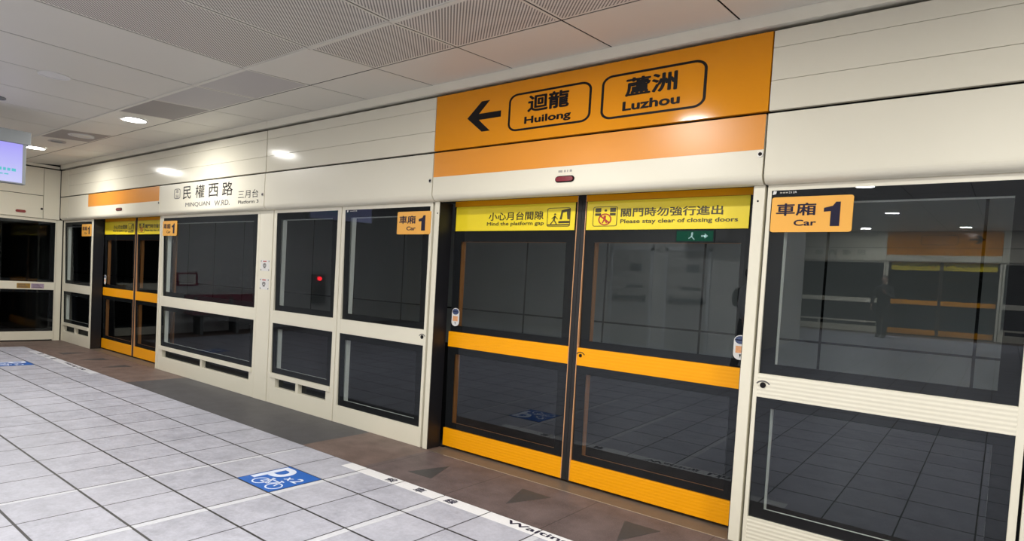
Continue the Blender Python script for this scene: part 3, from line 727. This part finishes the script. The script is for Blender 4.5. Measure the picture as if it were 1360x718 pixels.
def bike_sign(label, x0, y0, full=True):
    x1, y1 = x0+0.405, y0+0.405
    t = thing('bicycle_floor_sign', label, 'floor sign', ((x0+x1)/2, (y0+y1)/2, 0), 'blue bicycle parking signs on the floor')
    MB().box(x0, x1, y0, y1, -0.001, 0.0014).build('sign_face', 'blue', t)
    U = lambda u, v: (x0+(u+4.1762)*1.0, y0+(v+1.5376))
    za, zb = 0.001, 0.0022
    p = MB()
    p.prism([U(-4.163, -1.45), U(-4.112, -1.45), U(-4.112, -1.155), U(-4.163, -1.155)], za, zb, 'z')
    n = 10; cx, cy, ro, ri = -4.072, -1.252, 0.097, 0.048
    o = [U(-4.115, cy+ro)]+[U(cx+ro*0.95*math.cos(a), cy+ro*math.sin(a)) for a in [math.pi/2-math.pi*i/n for i in range(n+1)]]+[U(-4.115, cy-ro)]
    i_ = [U(-4.115, cy+ri)]+[U(cx+ri*0.85*math.cos(a), cy+ri*math.sin(a)) for a in [math.pi/2-math.pi*i/n for i in range(n+1)]]+[U(-4.115, cy-ri)]
    for a in range(len(o)-1): p.prism([o[a], o[a+1], i_[a+1], i_[a]], za, zb, 'z')
    p.build('parking_letter', 'icon', t)
    b = MB()
    for c in ((-4.022, -1.452), (-3.853, -1.452)): b.ringprism(ell(*U(*c), 0.060, 0.060, 22), ell(*U(*c), 0.049, 0.049, 22), za, zb, 'z')
    w = 0.011
    for a, c in (((-4.022, -1.452), (-3.985, -1.385)), ((-3.985, -1.385), (-3.895, -1.385)), ((-3.985, -1.385), (-3.935, -1.452)), ((-3.935, -1.452), (-3.895, -1.385)), ((-3.935, -1.452), (-4.022, -1.452)), ((-3.853, -1.452), (-3.900, -1.362)), ((-3.915, -1.358), (-3.875, -1.364)), ((-3.99, -1.385), (-3.995, -1.368)), ((-4.01, -1.366), (-3.975, -1.366))):
        b.prism(bar2(U(*a), U(*c), w), za, zb, 'z')
    b.build('bicycle_pictogram', 'icon', t)
    text('lettering', 'x', (*[U(-3.945, 0)[0], U(-3.885, 0)[0]], U(0, -1.325)[1], U(0, -1.275)[1]), 0.0022, 'icon', t, 0.02, 'floor')
    text('lettering', '2', (*[U(-3.870, 0)[0], U(-3.805, 0)[0]], U(0, -1.325)[1], U(0, -1.235)[1]), 0.0022, 'icon', t, 0.02, 'floor')
bike_sign('blue bicycle parking sign tile in front of the near doors', -4.1762, -1.5376)
bike_sign('far blue bicycle floor sign at the left edge of the picture', -10.812, -1.5376)
for dx, who in ((0, 'near'), (-8.10, 'far')):
    for k, (pts, d) in enumerate([([(-3.512, -0.545), (-3.272, -0.53), (-3.400, -0.21)], 'leftmost dark granite triangle pointing at the %s doors'),
                             ([(-2.55, -0.531), (-2.413, -0.202), (-2.666, -0.199)], 'middle dark granite triangle pointing away from the %s doors'),
                             ([(-1.702, -0.531), (-1.58, -0.195), (-1.826, -0.205)], 'rightmost dark granite triangle pointing away from the %s doors')]):
        floor_patch('floor_arrow', d % who, 'floor marking', [(x+dx, y) for x, y in pts], 'tri', 0.001, 'triangular floor arrows')

# ------------------------------------------------------------------ ceiling fittings and hanging display
def speaker(x, y, label, r=0.11, zc=None, mt='white', nm='ceiling_speaker', cat='speaker'):
    zc = (3.12+0.0726*(y+0.085) if y > -1.27 else 3.034) if zc is None else zc
    t = thing(nm, label, cat, (x, y, zc))
    MB().ringprism(ell(x, y, r, r, 24), ell(x, y, r*0.8, r*0.8, 24), zc-0.014, zc+0.004, 'z').build('rim', mt, t)
    MB().cyl((x, y, zc-0.003), r*0.8, -0.012, n=24, r2=r*0.62).build('grille', 'ceil_plain' if nm == 'ceiling_speaker' else 'grey_metal', t)
speaker(-9.46, -0.96, 'round pale ceiling speaker in the dark panel beyond the first lamp', 0.14)
speaker(-10.28, -0.99, 'small round detector between the speaker and the far lamp', 0.10, nm='smoke_detector', cat='detector', mt='ceil_grey')
speaker(-8.06, -2.11, 'small dark ringed detector at the left edge of the ceiling', 0.085, nm='smoke_detector', cat='detector', mt='grey_metal')
def display():
    x = -8.5
    t = thing('hanging_display', 'hanging information screen with a violet picture at the left edge', 'display', (x, -2.3, 2.24))
    MB().box(x-0.16, x, -3.0, -1.705, 2.675, 2.815, 0.006).build('housing', 'grey_metal', t)
    MB().box(x-0.12, x-0.008, -2.95, -1.742, 2.245, 2.675, 0.004).build('cabinet', 'grey_metal', t)
    MB().box(x-0.010, x-0.004, -2.94, -1.775, 2.258, 2.672).build('screen', 'screen', t)
    k = MB()
    for a, b, z, h in ((-2.5, -1.85, 2.372, 0.030), (-2.5, -1.90, 2.33, 0.012)):
        q = a
        while q < b:
            w = random.uniform(0.02, 0.045); k.box(x-0.005, x-0.0032, q, q+w, z, z+h); q += w+0.012
    k.build('screen_text', 'screen_ink', t)
    for y in (-2.85, -2.2): MB().cyl((x-0.08, y, 2.80), 0.02, 0.234, n=12).build('hanger', 'grey_metal', t)
display()

# ------------------------------------------------------------------ behind the camera: what the glass mirrors
def fire_door(n, x0, x1):
    y = -8.1
    f = MB().box(x0-0.06, x0, y, y+0.05, 0, 2.12).box(x1, x1+0.06, y, y+0.05, 0, 2.12).box(x0-0.06, x1+0.06, y, y+0.05, 2.06, 2.14)
    d = tag(f.build('door_%d' % n, 'grey_wall', loc=((x0+x1)/2, y, 0)), kind='structure')
    l = MB().box(x0, x1, y, y+0.035, 0.01, 2.06, 0.003).build('door_leaf', 'door_paint', d)
    MB().box(x0+0.06, x1-0.06, y+0.06, y+0.10, 1.02, 1.08, 0.006).box(x0+0.08, x0+0.14, y+0.035, y+0.07, 0.98, 1.12).box(x1-0.14, x1-0.08, y+0.035, y+0.07, 0.98, 1.12).build('push_bar', 'grey_metal', l)
    MB().box((x0+x1)/2-0.02, (x0+x1)/2+0.25, y+0.035, y+0.038, 1.62, 1.78).box((x0+x1)/2-0.1, (x0+x1)/2+0.3, y+0.035, y+0.038, 1.26, 1.32).build('door_notice', 'grey_metal', l)
fire_door(1, -6.93, -6.02); fire_door(2, -5.62, -4.75)
def exit_sign():
    y = -7.6; x0, x1, z0, z1 = -5.25, -4.5, 2.24, 2.44
    t = thing('exit_sign', 'lit green exit sign mirrored in the right door glass', 'sign', ((x0+x1)/2, y, z0))
    MB().box(x0-0.02, x1+0.02, y-0.08, y, z0-0.02, z1+0.02, 0.005).build('case', 'grey_metal', t)
    MB().box(x0, x1, y-0.001, y+0.004, z0, z1).build('sign_face', 'exit_green', t)
    k = MB(); cx = (x0+x1)/2-0.05
    k.prism(ell(cx, z1-0.045, 0.022, 0.018, 12), y+0.004, y+0.006).prism(bar2((cx, z1-0.06), (cx-0.01, z0+0.09), 0.035), y+0.004, y+0.006).prism(bar2((cx-0.01, z0+0.09), (cx+0.05, z0+0.03), 0.018), y+0.004, y+0.006).prism(bar2((cx-0.01, z0+0.09), (cx-0.07, z0+0.05), 0.018), y+0.004, y+0.006)
    k.prism([(x1-0.10, z0+0.1), (x1-0.17, z0+0.15), (x1-0.17, z0+0.05)], y+0.004, y+0.006).box(x1-0.24, x1-0.16, y+0.004, y+0.006, z0+0.085, z0+0.115)
    k.build('pictogram', 'exit_white', t)
    for x in (x0+0.1, x1-0.1): MB().cyl((x, y-0.04, z1+0.01), 0.012, 3.034-z1-0.01, n=10).build('hanger', 'grey_metal', t)
exit_sign()
def bench():
    t = thing('platform_bench', 'dark pink bench against the grey end wall, mirrored in the wide panel', 'bench', (-13.0, -2.7, 0))
    MB().box(-13.22, -12.82, -3.9, -2.0, 0.41, 0.46, 0.012).build('seat', 'bench', t)
    MB().box(-13.30, -13.24, -3.9, -2.0, 0.50, 0.80, 0.012).build('backrest', 'bench', t)
    for y in (-3.7, -2.95, -2.2): MB().box(-13.20, -12.88, y-0.03, y+0.03, 0.0, 0.41).box(-13.24, -13.20, y-0.03, y+0.03, 0.36, 0.75).build('leg', 'grey_metal', t)
bench()
pn = thing('framed_notice', 'framed notice on the grey end wall above the pink bench', 'notice', (XE, -1.95, 1.0))
MB().box(XE, XE+0.02, -2.32, -1.90, 0.98, 1.25, 0.004).build('frame', 'bench', pn)
MB().box(XE+0.015, XE+0.024, -2.28, -1.94, 1.01, 1.22).build('sheet', 'white', pn)
fa = thing('fire_alarm', 'grey alarm box with a lit red lamp on the end wall', 'alarm', (XE, -5.2, 1.0))
MB().box(XE, XE+0.08, -5.38, -5.02, 0.55, 1.25, 0.008).build('cabinet', 'grey_metal', fa)
MB().cyl((XE+0.07, -5.2, 1.15), 0.05, 0.05, 'x', 16).build('lamp', 'red_lamp', fa)

# the doors across the platform, the same kit turned round
TR = Matrix.Translation((-4.01, YO, 0)) @ Matrix.Rotation(math.pi, 4, 'Z')
ha = header_lower('lower header panel with orange band across the platform', -3.907, -1.157)
MB().box(-3.9, -1.163, YF-0.0012, YF+0.001, 2.3456, 2.548).build('orange_band', 'orange_film', ha)
hb = header_lower('lower header panel with station name across the platform', -1.157, 2.6)
for i, ch in enumerate('民權西路'): text('lettering', ch, (-0.6+0.4*i, -0.36+0.4*i, 2.33, 2.48), YF-0.0012, 'black', hb, 0.006)
header_lower('lower cream header panel across the platform by its right end', -8.5, -3.907)
header_upper('upper cream header panel across the platform over the station name', -1.157, 2.6)
header_upper('upper cream header panel across the platform by its right end', -8.5, -3.907)
d2 = thing('direction_sign', 'orange direction sign across the platform, mirrored in the right glass door', 'sign', (-2.53, YF, 2.561))
MB().box(-3.904, -1.157, YF-0.001, YF+0.03, 2.565, 3.024).build('sign_face', 'orange_film', d2)
arrow(d2, -3.5, -3.15, 2.796, 0.24, YF-0.0015)
rounded_frame(d2, -2.9, -2.0, 2.64, 2.93, YF-0.0015)
leaf('left leaf of the orange doors across the platform', -3.85, -2.541, 1, ribs=False)
leaf('right leaf of the orange doors across the platform', -2.539, -1.25, -1, ribs=False)
warning_sign('yellow gap sign on the doors across the platform', -3.829, -2.592, 'gap')
warning_sign('yellow closing sign on the doors across the platform', -2.488, -1.293, 'close')
post('cream door post across the platform, at one side of its doors', -3.936, -3.882, 1)
post('cream door post across the platform, at the other side of its doors', -1.226, -1.160, -1)
panel('fixed_screen_panel', 'vented screen panel across the platform under the mirrored station name', 'platform screen panel', -1.144, 2.3, -1.10, 2.24, 0.338, (-1.0, 2.15, 0.6))
panel('fixed_screen_panel', 'vented screen panel across the platform beside its orange doors', 'platform screen panel', -8.4, -3.95, -8.34, -4.0, 0.338, (-8.2, -4.1, -6.1))
TR = Matrix.Identity(4)

# unseen lamps added below the platform edge to brighten the tunnel wall
def tunnel_fill(x, label):
    t = thing('tunnel_fill', label, 'added fill light', (x, 0.40, -0.7), 'added fill lamps under the platform edge')
    MB().box(x-0.65, x+0.65, 0.342, 0.40, -0.72, -0.62, 0.005).build('housing', 'grey_metal', t)
    MB().cyl((x-0.6, 0.425, -0.67), 0.016, 1.2, 'x', 12).build('tube', 'tube', t)
    la = bpy.data.lights.new('tunnel_fill_light', 'AREA'); la.shape = 'RECTANGLE'; la.size = 1.2; la.size_y = 0.06; la.energy = TUNNEL_FILL_W; la.color = (0.93, 1, 0.98)
    lo = bpy.data.objects.new('tunnel_fill_light', la); COL.objects.link(lo); lo.parent = t; lo.location = (0, 0.06, 0.03); lo.rotation_euler = (math.radians(115), 0, 0)
tunnel_fill(-3.6, 'unseen added fill lamp below the platform edge behind the near doors')
tunnel_fill(-0.6, 'unseen added fill lamp below the platform edge behind the right glass door')

# ------------------------------------------------------------------ people mirrored in the glass
def skin(name, pts, edges, rad, matn, parent, sub=1, root=0):
    me = bpy.data.meshes.new(name); L = Vector(parent['_loc'])
    me.from_pydata([Vector(p)-L for p in pts], edges, [])
    o = bpy.data.objects.new(name, me); COL.objects.link(o)
    md = o.modifiers.new('skin', 'SKIN'); md.use_smooth_shade = True
    for i, v in enumerate(me.skin_vertices[0].data):
        r = rad[i]; v.radius = (r, r) if not isinstance(r, tuple) else r; v.use_root = (i == root)
    o.modifiers.new('sub', 'SUBSURF').levels = sub; o.modifiers['sub'].render_levels = sub
    me2 = bpy.data.meshes.new_from_object(o.evaluated_get(bpy.context.evaluated_depsgraph_get()))
    bpy.data.objects.remove(o)
    me2.name = name; me2.materials.clear(); me2.materials.append(M[matn])
    for p in me2.polygons: p.use_smooth = True
    o = bpy.data.objects.new(name, me2); COL.objects.link(o); put(o, parent); return o
def person(label, x, y, ang, step=0.12, pack=False, shirt='cloth', phone=False):
    t = thing('person', label, 'person', (x, y, 0), 'people mirrored in the glass')
    c, sn = math.cos(ang), math.sin(ang)
    P = lambda u, v, z: (x+u*c-v*sn, y+u*sn+v*c, z)       # u to its left, v forward
    # one body: pelvis, spine, head, arms with hands, legs with feet
    pts = [P(0, 0, .95), P(0, .01, 1.15), P(0, .0, 1.34), P(0, .005, 1.46), P(0, .02, 1.53), P(0, .035, 1.60), P(0, .03, 1.68)]
    rad = [(.125, .09), (.118, .085), (.140, .085), .050, .055, (.082, .098), (.070, .088)]
    ed = [(0, 1), (1, 2), (2, 3), (3, 4), (4, 5), (5, 6)]
    def chain(start, items):
        k = start
        for p, r in items:
            pts.append(P(*p)); rad.append(r); ed.append((k, len(pts)-1)); k = len(pts)-1
        return k
    hands = []
    for s in (1, -1):
        up_ = phone and s > 0
        el = (s*.26, .02 if not up_ else .06, 1.13); wr = (s*.27, .10, .90) if not up_ else (s*.13, .30, 1.24)
        k = chain(2, [((s*.155, 0, 1.385), .050), (el, .043), (wr, .028)])
        d = Vector((0, .12, -1)).normalized() if not up_ else Vector((-s*.3, .5, .8)).normalized()
        w = Vector(wr); palm = w+d*.07
        kp = chain(k, [(tuple(palm), (.034, .017))])
        side = Vector((0, 1, .12)).normalized() if not up_ else Vector((-s*1.0, -.2, 0)).normalized()
        for fi, ln in enumerate((.070, .080, .076, .060)):
            b = palm+side*(.027-.018*fi)+d*.012; m_ = b+d*ln*.55+Vector((-s*.006, 0, 0)); e = m_+d*ln*.4+Vector((-s*.018, 0, 0))
            chain(kp, [(tuple(b), .0095), (tuple(m_), .0085), (tuple(e), .007)])
        b = w+d*.03+side*.030
        chain(k, [(tuple(b), .012), (tuple(b+d*.03+side*.022), .010), (tuple(b+d*.055+side*.026), .008)])
        f = s*step
        chain(0, [((s*.095, 0, .88), .092), ((s*.10, f*.5+.02, .50), .060), ((s*.10, f, .09), .042), ((s*.105, f+.08, .045), (.042, .03)), ((s*.11, f+.16, .03), (.036, .022))])
    body = skin('body', pts, ed, rad, 'skin', t)
    # face and hair
    fm = MB()
    fm.prism([P(-.011, .112, 0)[:2], P(.011, .112, 0)[:2], P(0, .145, 0)[:2]], 1.585, 1.620, 'z')
    fm.build('nose', 'skin', body)
    fe = MB()
    for s in (1, -1): fe.cyl(P(s*.03, .118, 1.632), .009, .007, 'z', 10)
    fe.cyl(P(0, .112, 1.556), .02, .006, 'z', 10); fe.build('eyes_and_mouth', 'hair', body)
    for s in (1, -1): MB().cyl(P(s*.080, .03, 1.585), .014, .05, 'z', 10).build('ear', 'skin', body)
    skin('hair', [P(0, -.025, 1.55), P(0, -.01, 1.66), P(0, .015, 1.73)], [(0, 1), (1, 2)], [(.075, .055), (.098, .095), (.085, .09)], 'hair', t)
    # clothes, lofted round the body
    def loft(mb, rings, n=16):
        """rings of (centre u, v, z, half width, half depth, axis) joined into one closed skin."""
        prev = None; fs = []
        for (u, v, z, a, b, ax) in rings:
            ax = Vector(ax).normalized(); e1 = Vector((0, 1, 0)).cross(ax).normalized(); e2 = ax.cross(e1)
            vs = []
            for k in range(n):
                w = 2*math.pi*k/n; p = Vector((u, v, z))+e1*(a*math.cos(w))+e2*(b*math.sin(w)); vs.append(mb.bm.verts.new(P(*p)))
            if prev is None: fs.append(mb.bm.faces.new(vs))
            else:
                for k in range(n): fs.append(mb.bm.faces.new((prev[k], prev[(k+1) % n], vs[(k+1) % n], vs[k])))
            prev = vs
        fs.append(mb.bm.faces.new(prev[::-1])); mb._tag(fs)
    Z = (0, 0, 1); mb = MB()
    loft(mb, [(0, .0, .84, .175, .128, Z), (0, .0, .95, .172, .128, Z), (0, .005, 1.10, .163, .122, Z), (0, .005, 1.26, .182, .128, Z), (0, .0, 1.37, .208, .120, Z), (0, .0, 1.43, .168, .098, Z), (0, .005, 1.465, .075, .068, Z), (0, .01, 1.485, .062, .060, Z)])
    for s in (1, -1):
        up_ = phone and s > 0
        sh, el = Vector((s*.150, 0, 1.395)), Vector((s*.262, .02 if not up_ else .06, 1.13)); wr = Vector((s*.269, .093, .92)) if not up_ else Vector((s*.143, .28, 1.228))
        d1, d2 = (el-sh), (wr-el); dm = d1.normalized()+d2.normalized()
        loft(mb, [(*sh, .074, .074, d1), (*(sh+d1*.3), .070, .070, d1), (*(sh+d1*.75), .056, .056, d1), (*el, .053, .055, dm), (*(el+d2*.3), .050, .050, d2), (*wr, .038, .038, d2)], 12)
    mb.build('jacket', shirt, t, smooth=True)
    mb = MB()
    loft(mb, [(0, 0, .78, .150, .105, Z), (0, 0, .84, .166, .118, Z), (0, 0, .92, .166, .120, Z), (0, 0, .99, .158, .114, Z)])
    for s in (1, -1):
        f = s*step; kn = Vector((s*.10, f*.5+.02, .50)); hp = Vector((s*.088, 0, .88)); an = Vector((s*.10, f, .07)); d1, d2 = kn-hp, an-kn
        loft(mb, [(*hp, .085, .100, d1), (*(hp+d1*.3), .088, .100, d1), (*(hp+d1*.7), .075, .082, d1), (*kn, .068, .072, d1+d2), (*(kn+d2*.4), .064, .070, d2), (*an, .058, .064, d2)], 14)
    mb.build('trousers', 'cloth', t, smooth=True)
    for s in (1, -1):
        f = s*step
        skin('shoe', [P(s*.10, f-.03, .05), P(s*.105, f+.08, .05), P(s*.11, f+.18, .04)], [(0, 1), (1, 2)], [(.045, .045), (.05, .045), (.042, .035)], 'hair', t)
    if pack:
        skin('backpack', [P(0, -.19, 1.05), P(0, -.21, 1.22), P(0, -.19, 1.42)], [(0, 1), (1, 2)], [(.15, .09), (.16, .11), (.13, .08)], 'cloth', t)
person('person in dark clothes raising a hand beside the doors across the platform', -2.62, -15.9, 0.2, 0.10, phone=True)
person('person with a dark backpack mirrored at the right edge of the near right door leaf', -3.36, -6.4, -1.3, 0.16, pack=True, shirt='grey_wall')
for o in list(bpy.data.objects):
    if '_loc' in o: del o['_loc']
